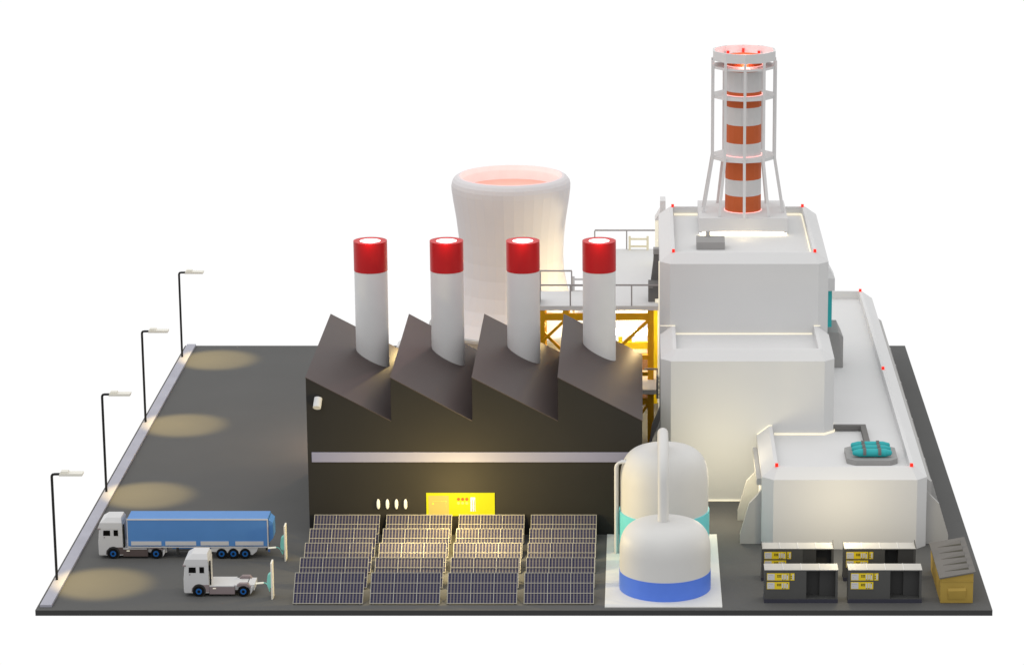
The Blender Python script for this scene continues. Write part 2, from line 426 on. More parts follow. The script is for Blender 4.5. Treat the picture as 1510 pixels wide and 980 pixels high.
# tall block
ta = thing('tall_building', (11, 57, 0), 'tallest white block with a walled flat roof below the striped chimney', 'building')
cp_ = [(2.15, 45.9), (3.25, 44.8), (18.95, 44.8), (20.05, 45.9), (20.05, 69.6), (19.0, 70.7), (3.2, 70.7), (2.15, 69.6)]
MB().prism([(x, y, 0) for x, y in cp_], (0, 0, 22.65)).build('wall', white, ta, smooth=0)
parapet(cp_, 22.65, 23.6, ta, closed=True)
for x, y in ((3.6, 46.3), (18.6, 46.3), (3.75, 69.1), (18.45, 69.1)): beacon(x, y, 23.6, ta)
MB().box(3.9, 18.3, 68.86, 68.98, 22.66, 22.9).build('light_strip', strips, ta, smooth=0)
MB().box(18.29, 18.4, 47, 68.8, 22.66, 22.86).build('light_strip', strips, ta, smooth=0)
MB().box(3.85, 18.35, 44.66, 44.79, 14.96, 15.12).build('light_strip', strips, ta, smooth=0)
MB().box(2.02, 2.14, 46.2, 46.34, 4.0, 22.6).build('light_strip', strips, ta, smooth=0)
# wall units on the right face of the tall block
MB().box(20.06, 21.55, 58, 61.2, 16.5, 17.9).build('wall_unit', white2, ta, smooth=0)
b = MB().hull([(20.06, 58, 17.9), (21.55, 58, 17.9), (20.06, 61.2, 17.9), (21.55, 61.2, 17.9), (20.06, 58.8, 18.9), (21.0, 58.8, 18.9), (20.06, 61.2, 18.9), (21.0, 61.2, 18.9)])
MB().box(20.06, 21.28, 58.4, 60.8, 12.3, 16.5).build('teal_pipe', teal, ta, smooth=0)
b.build('wall_unit_hood', white2, ta, smooth=0)
# middle block
tb = thing('middle_building', (11, 39, 0), 'middle white block stepping down in front of the tallest one', 'building')
bp_ = [(2.19, 44.82), (2.19, 34.7), (3.24, 33.65), (19.05, 33.65), (20.1, 34.7), (20.1, 44.82)]
MB().prism([(x, y, 0) for x, y in bp_], (0, 0, 15.0)).build('wall', white, tb, smooth=0)
parapet([(2.19, 44.78)] + bp_[1:-1] + [(20.1, 44.78)], 14.98, 15.92, tb)
MB().box(2.2, 3.8, 44.6, 44.65, 15.93, 16.02).build('light_strip', strips, tb, smooth=0)
MB().box(18.5, 19.2, 44.6, 44.65, 15.93, 16.02).build('light_strip', strips, tb, smooth=0)
MB().box(3.3, 12.0, 33.52, 33.64, 0, .13).build('light_strip', strips, tb, smooth=0)
MB().box(13.9, 19.0, 33.50, 33.64, 7.16, 7.34).build('light_strip', strips, tb, smooth=0)
MB().beam((19.05, 33.56, 7.24), (20.15, 34.66, 7.24), .12, .18).build('light_strip', strips, tb, smooth=0)
MB().beam((20.2, 34.7, 7.3), (20.2, 38.5, 7.3), .12, .2).build('light_strip', strips, tb, smooth=0)
def fin(x_in, x_out, y, top, root, th=.55):
    s = 1 if x_out > x_in else -1; L = abs(x_out - x_in)
    p = [(x_in, 0), (x_out, 0), (x_out, top * .17), (x_in + s * L * .58, top * .74), (x_in + s * L * .26, top * .87), (x_in, top)]
    MB().prism([(x, y, z) for x, z in p], (0, th, 0)).build('buttress', grey, root, smooth=0)
fin(2.18, .7, 35.4, 8.2, tb); fin(2.18, .7, 41, 8.2, tb)
MB().box(1.8, 2.18, 46.2, 46.8, 7.5, 10.0).build('vent_box', mgrey, ta, smooth=0)
# low block
tl = thing('low_building', (20, 56, 0), 'long low white block with buttresses along the right side of the site', 'building')
ap = [(12.1, 93.9), (12.1, 18.96), (13.2, 17.9), (27.35, 17.9), (28.4, 18.96), (28.4, 92.9), (27.4, 93.9)]
MB().prism([(x, y, 0) for x, y in ap], (0, 0, 7.15)).build('wall', white, tl, smooth=0)
parapet([(12.1, 33.60), (12.1, 18.96), (13.2, 17.9), (27.35, 17.9), (28.4, 18.96), (28.4, 92.85), (27.35, 93.9), (13.5, 93.9)], 7.13, 8.1, tl)
for x, y in ((13.55, 19.35), (26.88, 19.35), (26.88, 56.0), (26.9, 92.3)): beacon(x, y, 8.1, tl)
MB().box(13.35, 13.72, 33.60, 33.645, 8.11, 8.2).build('light_strip', strips, tl, smooth=0)
MB().beam((12.15, 33.56, 7.2), (13.35, 33.56, 8.16), .1, .09).build('light_strip', strips, tl, smooth=0)
for y in (19.6, 27.1): fin(12.1, 10.0, y, 5.6, tl)
MB().box(11.62, 12.09, 20.2, 31.0, 5.9, 6.6).build('side_rail', grey, tl, smooth=0)
for i in range(9): fin(28.4, 30.7, 19.6 + 7.5 * i, 5.6, tl)
MB().hull([(28.41, y, z) for y in (20, 85) for z in (5.0, 6.7)] + [(28.95, y, z) for y in (20, 85) for z in (5.0, 6.3)]).build('side_rail', grey, tl, smooth=0)
# things on roofs
o = thing('roof_cooling_unit', (7.7, 52.2, 22.65), 'grey box unit with a round vent on the tallest roof', 'air conditioner')
MB().hull([(x, y, z) for x in (6.15, 9.2) for y, z in ((51.5, 22.66), (51.5, 23.45), (52.2, 23.75), (53.6, 23.75), (53.6, 22.66))]).build('casing', mgrey, o, smooth=0)
MB().cyl((7.4, 53.1, 23.75), (7.4, 53.1, 24.35), .24, 16).build('vent_pipe', grey, o)
o = thing('cylinder_rack', (23.3, 25, 7.15), 'three teal gas cylinders strapped on a grey chamfered base', 'gas cylinders')
bx0, bx1, by0, by1 = 20.75, 25.85, 22.68, 27.9
b8 = [(bx0 + .9, by0), (bx1 - .8, by0), (bx1, by0 + .75), (bx1, by1 - .75), (bx1 - .8, by1), (bx0 + .9, by1), (bx0, by1 - .75), (bx0, by0 + .75)]
MB().prism([(x, y, 7.15) for x, y in b8], (0, 0, .55)).build('base', mgrey, o, smooth=0)
for k_ in range(3):
    y = 23.9 + 1.3 * k_; zc = 8.14; r = .42
    cy_ = MB(); prof = [(21.35, .14), (21.45, .26), (22.1, r), (24.6, r), (25.2, .26), (25.3, .14)]
    for (xa, ra), (xb, rb) in zip(prof, prof[1:]):
        cy_.cyl((xa, y, zc), (xb, y, zc), ra, 14, rb)
    c1 = cy_.build('cylinder', teal, o, smooth=30)
    for x in (22.55, 24.05):
        b = MB()
        for i in range(10):
            a0 = R(-15 + 21 * i); a1 = R(-15 + 21 * (i + 1))
            b.prism([(x - .15, y - q * math.cos(a), zc + q * math.sin(a)) for q, a in ((r + .01, a0), (r + .08, a0), (r + .08, a1), (r + .01, a1))], (.3, 0, 0))
        b.build('strap', dgrey, c1, smooth=0)
o = MB()
o.box(20.1, 23.5, 34.9, 35.5, 7.25, 7.75).box(22.95, 23.5, 27.9, 34.9, 7.25, 7.75)
o = o.build('roof_pipe', dgrey, smooth=0); tag(o, 'dark grey square pipe bending across the low roof to the teal cylinders', 'pipe')
o = MB().hull([(20.11, 60.2, 7.16), (22.75, 60.2, 7.16), (20.11, 63.5, 7.16), (22.75, 63.5, 7.16), (20.11, 60.2, 11.2), (22.2, 60.2, 11.2), (22.75, 60.5, 10.6), (22.0, 62.0, 12.2), (20.11, 62.0, 12.2), (22.6, 63.2, 10.8), (20.11, 63.5, 11.2)]).build('ventilation_unit', mgrey, smooth=0)
tag(o, 'grey faceted ventilation unit on the low roof against the tallest block', 'ventilation unit')

# ---------------------------------------------------------------- striped chimney with its support frame
st = thing('striped_chimney', (11.5, 63, 22.65), 'tall orange and white striped chimney inside a white support frame', 'chimney')
MB().box(6.55, 16.27, 58.4, 67.9, 23.12, 24.6).build('pedestal', white, st, smooth=0)
MB().box(6.9, 15.9, 58.75, 67.6, 22.67, 23.12).build('pedestal_core', white, st, smooth=0)
MB().prism([(6.6, 58.55, 22.7), (16.2, 58.55, 22.7), (16.2, 58.55, 22.9), (13, 58.55, 23.05), (9.4, 58.55, 23.05), (6.6, 58.55, 22.9)], (0, .18, 0)).build('light_strip', bstrip, st, smooth=0)
cz = (11.5, 63.0); rr = 1.97
zs = [24.6, 26.46, 28.26, 30.3, 32.34, 34.36, 36.34, 38.05, 40.3, 41.9]
cm = mat('stack_white', (.66, .66, .66), .7, .15)
for i in range(9):
    MB().ring(cz, rr - .3, rr + (.05 if i < 3 else 0), zs[i], zs[i + 1], 16, R(11.25)).build('stack_band', orangem if i % 2 == 0 else cm, st, smooth=0)
rot10 = 0
for z0, z1 in ((30.52, 30.88), (37.36, 37.64), (40.62, 40.88)):
    pf = MB().ring(cz, rr + .06, 3.55, z0, z1, 10, rot10).build('platform', white2, st, smooth=0)
    MB().ring(cz, rr + .07, rr + .2, z1 + .01, z1 + .05, 16, R(11.25)).build('ring_lamp', pinkring, pf, smooth=0)
MB().ring(cz, rr + .06, rr + .14, 24.61, 24.66, 16, R(11.25)).build('ring_lamp', pinkring, st, smooth=0)
dk = MB().ring(cz, 1.5, 3.5, 41.55, 41.75, 10, rot10).build('deck', white2, st, smooth=0)
MB().ring(cz, 3.38, 3.58, 41.5, 42.53, 10, rot10).build('rim', white2, st, smooth=0)
MB().lathe(cz, [(1.49, 41.3), (1.49, 41.6), (0, 41.62)], 20).build('mouth_lamp', mat('mouth_lamp', (.8, .15, .1), emit=(1, .12, .08), es=1.2), st)
for k_ in range(10):
    a = 2 * math.pi * k_ / 10; s_, c_ = math.sin(a), math.cos(a)
    p0 = (cz[0] + 4.65 * s_, cz[1] - 4.65 * c_, 24.6); p1 = (cz[0] + 3.6 * s_, cz[1] - 3.6 * c_, 30.7); p2 = (cz[0] + 3.6 * s_, cz[1] - 3.6 * c_, 41.5)
    b = MB().beam(p0, p1, .30, .30); b.beam(p1, p2, .30, .30); b.build('leg', white2, st, smooth=0)
for a in (0, 36, -36, 108, -108):
    q = R(180 + a); MB().box(cz[0] + 2.9 * math.sin(q) - .14, cz[0] + 2.9 * math.sin(q) + .14, cz[1] - 2.9 * math.cos(q) - .14, cz[1] - 2.9 * math.cos(q) + .14, 41.75, 42.02 + (.2 if a == 0 else 0)).build('beacon', redlamp, st, smooth=0)
lamp('added_rim_glow', (11.5, 63, 42.5), 260, (1, .42, .40), .5, st)  # unseen pink lamp added to tint the inside of the rim
lamp('added_deck_glow', (11.5, 60.6, 41.2), 70, (1, .40, .36), .2, st)  # unseen pink lamp added under the deck for extra glow

# ---------------------------------------------------------------- cooling tower
ct = thing('cooling_tower', (-15, 80, 0), 'pale waisted cooling tower with a pink glowing mouth behind the factory', 'cooling tower')
cc = (-15.0, 80.0)
ctm = mat('cooling_tower_shell', (.71, .685, .695), .85, .1, var=.02, scale=.1)
outer = [(9.2, 7.35), (8.0, 8.6), (7.1, 10.0), (6.55, 11.6), (6.15, 13.6), (6.05, 15.4), (6.15, 17.6), (6.45, 20.2), (6.8, 22.4), (6.93, 23.4), (6.95, 24.0), (6.85, 24.45), (6.6, 24.8), (6.25, 25.0), (5.95, 25.05)]
MB().lathe(cc, outer, 36, R(5), close=False).build('shell', ctm, ct, smooth=0)
MB().lathe(cc, [(5.95, 25.05), (5.7, 24.5), (5.6, 23.4)], 36, R(5), close=False).build('inner_wall', cooler, ct, smooth=14)
MB().lathe(cc, [(5.6, 23.3), (5.6, 23.45), (0, 23.46)], 36, R(5)).build('mouth_floor', cooler2, ct)
MB().ring(cc, 5.0, 9.85, 7.05, 7.35, 36, R(5)).build('base_ring', grey, ct, smooth=0)
MB().lathe(cc, [(7.0, 0), (7.0, 7.04)], 36, R(5)).build('drum', mat('drum_render', (.6, .57, .5), .8, .1), ct, smooth=14)
lamp('added_mouth_glow', (-15, 80, 27.6), 900, (1, .42, .40), 1.0, ct)  # unseen lamp added above the mouth to turn the rim pink

# ---------------------------------------------------------------- elevated platform on a yellow frame
ep = thing('elevated_platform', (-4, 64, 0), 'raised grey walkway deck on yellow trusses between factory and tall block', 'platform')
dm = mat('deck_grey', (.70, .70, .70), .8, .1, var=.01)
b = MB(); b.prism([(-11.1, 52, 15.8), (2.1, 52, 15.8), (2.1, 79.7, 15.8), (-5.3, 79.7, 15.8), (-5.3, 58.9, 15.8), (-11.1, 58.9, 15.8)], (0, 0, .5)); b.build('deck', dm, ep, smooth=0)
MB().box(-11.0, 2.1, 47.9, 56, 7.5, 8.0).build('lower_deck', dm, ep, smooth=0)
def rail(pts, z, h, posts, name='railing'):
    b = MB()
    for p, q in zip(pts, pts[1:]): b.beam((*p, z + h), (*q, z + h), .16, .16)
    for p in posts: b.beam((*p, z), (*p, z + h - .08), .15, .15)
    return b.build(name, railm, ep, smooth=0)
rail([(-11.0, 52.1), (2.1, 52.1)], 16.3, 2.3, [(-10.95, 52.1), (-7.5, 52.1), (-.85, 52.1), (-4.2, 52.1)])
rail([(-11.0, 58.8), (-7.45, 58.8)], 16.3, 2.3, [(-10.95, 58.8), (-7.5, 58.8)])
rail([(-5.24, 79.6), (1.9, 79.6)], 16.3, 2.25, [(-5.24, 79.6), (-1.5, 79.6)])
rail([(.5, 48.0), (2.0, 48.0)], 8.0, 2.3, [(1.9, 48.0)])
MB().box(-11.05, -10.8, 52.3, 55, 16.3, 17.6).build('end_board', dgrey, ep, smooth=0)
for x in (-10.6, -8.0, 1.22):
    for y in (52.35, 58.4):
        if y > 55 and x > 0: pass
        MB().box(x - .33, x + .33, y - .3, y + .3, 8.0, 15.8).build('post', yellowm, ep, smooth=0)
        MB().box(x - .33, x + .33, 48.3 if y < 55 else 55.3, 48.9 if y < 55 else 55.9, 0, 7.5).build('post', yellowm, ep, smooth=0)
for y in (52.3, 58.4):
    b = MB().box(-10.3, .9, y - .2, y + .2, 14.65, 15.4); b.build('beam', yellowm, ep, smooth=0)
b = MB(); b.beam((-7.7, 52.3, 8.3), (-8.0 + .1, 52.3, 8.31), .2, .2)
MB().beam((-12.0, 52.1, 10.9), (-8.2, 52.1, 14.6), .3, .3).build('brace', yellowm, ep, smooth=0)
MB().beam((-11.9, 52.4, 14.7), (-8.2, 52.4, 11.0), .3, .3).build('brace', yellowm, ep, smooth=0)
MB().box(-12.0, 1.0, 51.9, 52.6, 10.3, 10.8).build('beam', yellowm, ep, smooth=0)
MB().beam((.9, 52.1, 14.6), (-5.6, 52.1, 8.4), .32, .32).build('brace', yellowm, ep, smooth=0)
MB().box(.3, .9, 48.4, 48.8, 6.2, 6.9).build('beam', yellowm, ep, smooth=0)
MB().beam((.9, 48.6, 6.2), (-.9, 48.6, 3.6), .3, .3).build('brace', yellowm, ep, smooth=0)
MB().box(-6, .9, 48.45, 48.8, 9.4, 9.8).build('beam', yellowm, ep, smooth=0)
# rear frame, close to the bright strip
ylw = mat('lit_yellow_paint', (.85, .62, .01), .5, .3)  # lighter copy of the yellow paint, strong lamp light put into the colour
for x in (1.85, -2.2, -1.1):
    MB().box(x - .22, x + .22, 70.8, 71.2, 0, 15.8 if x > 0 else 7.9).build('rear_post', ylw, ep, smooth=0)
MB().box(-5.2, 1.6, 70.5, 71.0, 6.6, 7.4).build('rear_beam', ylw, ep, smooth=0)
MB().box(-5.2, 1.6, 74.0, 74.5, 14.2, 14.9).build('rear_beam', ylw, ep, smooth=0)
MB().box(-5.3, 2.3, 75.3, 75.6, 7.0, 7.75).build('strip_lamp', bstrip, ep, smooth=0)
MB().box(-5.0, 2.2, 75.6, 76.6, 8.6, 10.2).build('duct', white2, ep, smooth=0)
MB().box(-3.5, 2.4, 73.2, 77, 0, 5.4).build('pump_house', mat('brown_metal', (.25, .14, .10), .7, .2), ep, smooth=0)
lamp('strip_light', (-1.0, 74.6, 7.6), 1500, (1, .80, .45), .5, ep)
def ladder(x0, x1, y, z0, z1, n, m=white2):
    t = thing('ladder', ((x0 + x1) / 2, y, z0), 'x', 'ladder')
    for x in (x0, x1): MB().box(x - .13, x + .13, y, y + .25, z0, z1).build('rail', m, t, smooth=0)
    for i in range(n):
        z = z0 + .25 + (z1 - z0 - .7) * i / (n - 1)
        MB().box(x0 + .1, x1 - .1, y + .05, y + .2, z, z + .22).build('rung', m, t, smooth=0)
    return t
ladder(-7.3, -5.3, 59.0, 13.8, 17.9, 6)['label'] = 'white ladder at the left deck corner beside the last chimney'
ladder(-1.15, .95, 79.0, 12.0, 17.95, 7, mat('ladder_lit_cream', (.75, .70, .52), .5, .2, emit=(1, .9, .65), es=.1))['label'] = 'cream-lit ladder at the far back edge of the raised deck'  # warm light on this ladder put into cream colour and slight glow
o = thing('transformer', (1.6, 54.5, 16.3), 'dark grey unit with tapered duct on the raised deck', 'transformer')
MB().box(.95, 2.1, 53.8, 55.6, 16.31, 18.35).build('casing', dgrey, o, smooth=0)
MB().box(1.0, 1.45, 53.74, 53.79, 17.9, 17.96).build('handle', grey, o, smooth=0)
MB().prism([(1.25, 55.7, 18.3), (2.12, 55.7, 18.3), (2.12, 55.7, 21.2), (1.55, 55.7, 21.2), (1.5, 55.7, 20.3)], (0, .8, 0)).build('duct', dgrey, o, smooth=0)
MB().box(1.5, 2.12, 55.6, 56.6, 21.2, 21.8).build('duct_cap', mgrey, o, smooth=0)
MB().box(1.7, 2.1, 53.4, 53.6, 16.32, 16.7).build('strip', strips, o, smooth=0)
o = thing('exhaust_duct', (2.2, 73, 0), 'cream lit duct with grey cowl at the back of the tallest block', 'duct')
MB().box(1.78, 2.9, 71.2, 73.5, 0, 21.6).build('shaft', cream, o, smooth=0)  # warm light falling on the shaft put in as glowing cream
MB().hull([(1.75, y, 21.6) for y in (71.1, 73.6)] + [(2.95, y, 21.6) for y in (71.1, 73.6)] + [(2.35, y, 22.6) for y in (71.1, 73.6)] + [(2.95, y, 22.6) for y in (71.1, 73.6)]).build('cowl', white2, o, smooth=0)
MB().box(2.35, 2.97, 71.1, 73.6, 22.6, 23.85).build('cowl_top', white2, o, smooth=0)

# ---------------------------------------------------------------- trucks
def wheel(x, y0, y1, z, root, r=.53):
    s = -1
    wb = MB().cyl((x, y0, z), (x, y1, z), r, 28)
    t_ = wb.build('wheel', rubber, root)
    MB().ring((0, 0), .16, .29, 0, .04, 24)
    b = MB().cyl((x, y0 - .015, z), (x, y0, z), .29, 24); b.build('rim', bluer, t_)
    MB().cyl((x, y0 - .035, z), (x, y0 - .015, z), .14, 16).build('hub', rubber, t_)
def tractor(X, Y, root, skirtm):
    W = 2.7
    b = MB()
    b.hull([(X + px_, y, z) for y in (Y, Y + W) for px_, z in ((.05, .33), (0, .55), (0, 1.7), (.17, 2.9), (.17, 3.4), (2.4, .33), (2.4, 3.4))])
    cab = b.build('cab', truckw, root, smooth=0, bevel=.07)
    b = MB(); b.hull([(X + px_, y, z) for px_, a, z in ((.02, 0, 3.05), (.22, .02, 3.68), (2.38, 0, 3.05), (2.36, .02, 3.68)) for y in (Y - .02 + a, Y + W + .02 - a)] +
           [(X + px_, y, 4.12) for px_ in (.8, 2.25) for y in (Y + .42, Y + W - .42)])
    b.build('roof_fairing', truckw, cab, smooth=0, bevel=.05)
    MB().box(X - .02, X + .28, Y - .05, Y + W + .05, 3.0, 3.14).build('sun_visor', mauve, cab, smooth=0)
    MB().prism([(X + .52, Y - .03, 2.38), (X + 1.2, Y - .03, 2.38), (X + 1.2, Y - .03, 2.92), (X + .55, Y - .03, 2.92)], (0, .02, 0)).build('side_window', blackg, cab, smooth=0)
    MB().box(X + 1.55, X + 1.98, Y - .03, Y - .01, 2.36, 2.95).build('side_window', blackg, cab, smooth=0)
    MB().hull([(X + .14, y, 2.95) for y in (Y + .2, Y + W - .2)] + [(X - .01, y, 1.95) for y in (Y + .2, Y + W - .2)] + [(X + .2, Y + .5, 2.4)]).build('windscreen', blackg, cab, smooth=0)
    MB().cyl((X + .62, Y - .05, 2.2), (X + .62, Y - .0, 2.2), .06, 10).build('mirror_stub', mauve, cab)
    MB().box(X + 2.41, X + 2.44, Y + .25, Y + .7, 2.45, 3.0).build('rear_window', blackg, cab, smooth=0)
    MB().box(X + 2.45, X + 2.6, Y + .1, Y + .28, 1.15, 3.5).build('exhaust_stack', black, cab, smooth=0)
    b = MB()                                   # front wheel arch
    pts = [(X + .72, Y - .02, .45), (X + .78, Y - .02, .85), (X + 1.1, Y - .02, 1.18), (X + 2.4, Y - .02, 1.18), (X + 2.4, Y - .02, .45)]
    b.prism(pts, (0, .02, 0)); b.build('wheel_arch', skirtm, cab, smooth=0)
    MB().cyl((X + 1.45, Y - .025, .62), (X + 1.45, Y - .02, .62), .64, 28).build('arch_shadow', mat('arch_shade', (.03, .03, .03)), cab)  # dark disc stands in for the shade inside the wheel arch
    MB().box(X + 2.41, X + 5.9, Y + .25, Y + W - .25, .6, 1.05).build('chassis', truckw, root, smooth=0)
    MB().box(X + 2.41, X + 4.8, Y + .02, Y + W - .02, .24, .98).build('side_skirt', skirtm, root, smooth=0)
    MB().box(X + 2.41, X + 4.75, Y + .0, Y + W, .98, 1.07).build('deck_plate', truckw, root, smooth=0)
    MB().box(X + 2.75, X + 3.05, Y - .03, Y + .02, .78, .86).build('marker_light', cream, root, smooth=0)
    MB().hull([(X + 5.0, Y + .05, 1.08), (X + 5.0, Y + .55, 1.08), (X + 5.25, Y + .05, 1.25), (X + 5.25, Y + .55, 1.25), (X + 6.0, Y + .05, 1.25), (X + 6.0, Y + .55, 1.25), (X + 6.35, Y + .05, .9), (X + 6.35, Y + .55, .9), (X + 5.0, Y + .05, 1.0)]).build('mudguard', mauve, root, smooth=0)
    MB().hull([(X + 5.0, Y + W - .05, 1.08), (X + 5.0, Y + W - .55, 1.08), (X + 5.25, Y + W - .05, 1.3), (X + 5.25, Y + W - .55, 1.3), (X + 6.0, Y + W - .05, 1.3), (X + 6.0, Y + W - .55, 1.3), (X + 6.35, Y + W - .05, .9), (X + 6.35, Y + W - .55, .9)]).build('mudguard', mauve, root, smooth=0)
    MB().box(X + 6.0, X + 6.65, Y + .3, Y + W - .3, .55, 1.08).build('rear_crossmember', truckw, root, smooth=0)
    MB().prism([(X + 6.3, Y + .06, .9), (X + 6.5, Y + .06, .95), (X + 6.45, Y + .06, .5), (X + 6.25, Y + .06, .2)], (0, .4, 0)).build('mudflap', truckw, root, smooth=0)
    for x in (1.42, 5.62):
        wheel(X + x, Y - .03, Y + .45, .53, root); wheel(X + x, Y + W - .45, Y + W, .53, root)
def lorry(X, Y, label):
    t = thing('articulated_lorry', (X + 8, Y + 1.3, 0), label, 'lorry')
    tractor(X, Y, t, brown)
    x0, x1 = X + 2.88, X + 16.65; W = 2.75
    MB().box(x0, x1, Y, Y + W, 1.28, 4.05).build('trailer_body', bluetr, t, smooth=0, bevel=.05)
    b = MB(); b.box(x0 - .02, x1 + .02, Y - .03, Y + .06, 3.96, 4.09); b.box(x1 - .08, x1 + .04, Y - .03, Y + .05, 1.2, 3.96); b.box(x0 - .02, x0 + .05, Y - .03, Y + .05, 1.2, 3.96); b.box(x0 - .02, x1 + .04, Y - .03, Y + .05, 1.16, 1.26)
    b.build('trailer_frame', truckw, t, smooth=0)
    for a, c in ((.35, 3.3), (3.7, 6.7), (7.15, 9.9), (10.55, 13.3)):
        MB().box(x0 + a, x0 + c, Y - .04, Y - .0, 1.40, 1.80).build('reflective_panel', truckw, t, smooth=0)
    MB().hull([(x1 + .05, Y + .3, 1.6), (x1 + .05, Y + .3, 3.9), (x1 + .45, Y + .35, 2.0), (x1 + .45, Y + .35, 3.6), (x1 + .05, Y + W - .2, 1.6), (x1 + .05, Y + W - .2, 3.9), (x1 + .45, Y + W - .4, 2.0), (x1 + .45, Y + W - .4, 3.6)]).build('rear_door', bluetr, t, smooth=0)
    MB().box(x0 + 4.3, x0 + 8.3, Y + .25, Y + W - .25, .95, 1.15).build('trailer_chassis', bluetr, t, smooth=0)
    b = MB(); b.box(x0 + 4.7, x0 + 4.95, Y + .2, Y + .5, .3, 1.15); b.box(x0 + 4.95, x0 + 6.6, Y + .2, Y + .26, .8, .9); b.box(x0 + 4.95, x0 + 6.6, Y + .2, Y + .26, .45, .55)
    b.build('landing_leg', mat('dark_steel', (.04, .04, .04)), t, smooth=0)
    MB().prism([(x0 + 8.2, Y + .03, 1.15), (x0 + 8.0, Y + .03, .75), (x0 + 12.2, Y + .03, .4), (x0 + 12.6, Y + .03, .75), (x0 + 12.75, Y + .03, 1.15)], (0, .1, 0)).build('bogie_panel', truckw, t, smooth=0)
    for x in (9.17, 10.32, 11.47): wheel(x0 + x, Y - .05, Y + .45, .53, t); wheel(x0 + x, Y + W - .45, Y + W, .53, t)
    MB().box(x1 - .3, x1 - .15, Y + .2, Y + W - .2, .8, 1.15).build('rear_bumper', black, t, smooth=0)
    MB().box(x1 - .05, x1 + .1, Y + .2, Y + .35, .65, 1.12).build('tail_light', mat('tail_blue', (.05, .15, .5)), t, smooth=0)
    return t
lorry(-53.0, 14.92, 'white-cabbed articulated lorry with a long blue trailer')
t = thing('tractor_unit', (-40, 5.1, 0), 'white tractor unit without trailer, parked nearer the front edge', 'truck')
tractor(-43.05, 3.78, t, mauve)
t3 = thing('tractor_unit', (-26, 84, 0), 'white truck cab glimpsed behind the factory roof', 'truck')
tractor(-29.15, 82.4, t3, mauve)

def charger(X, Y, xp, zp, yp, label):
    t = thing('charging_station', (X, Y, 0), label, 'charging station', 'charging stations behind the trucks')
    MB().box(X - .07, X + .07, Y, Y + 1.2, 0.02, 3.6).build('board', mat('board_cream', (.86, .82, .72), .5, .2), t, smooth=0)
    bx_ = MB().hull([(x, y, z) for x, y, z in ((X - .08, Y + .2, 1.1), (X - .4, Y + .25, 1.15), (X - .4, Y + .25, 2.3), (X - .08, Y + .2, 2.55), (X - .08, Y + 1.0, 1.1), (X - .4, Y + .95, 1.15), (X - .4, Y + .95, 2.3), (X - .08, Y + 1.0, 2.55), (X - .5, Y + .4, 1.35), (X - .5, Y + .8, 1.35), (X - .5, Y + .4, 1.7), (X - .5, Y + .8, 1.7))]).build('charger_box', mint, t, smooth=0)
    p0 = Vector((X - .25, Y + .5, 1.12)); p3 = Vector((xp + .35, yp, zp)); pts = []
    q1 = p0 + Vector((-.05, 0, -1.3)); q2 = p3 + Vector((.75, 0, .15))
    for i in range(21):
        s = i / 20; pts.append((1 - s) ** 3 * p0 + 3 * (1 - s) ** 2 * s * q1 + 3 * (1 - s) * s * s * q2 + s ** 3 * p3)
    MB().tube(pts, .05, 8).build('cable', mint, t)
    MB().cyl((xp - .35, yp, zp - .07), (xp + .42, yp, zp), .09, 10).build('plug', cream, t)
charger(-34.62, 14.04, -36.0, 1.25, 14.7, 'cream charging board plugged into the blue trailer')
charger(-34.62, 2.9, -36.0, 1.1, 4.6, 'cream charging board plugged into the trailerless truck')

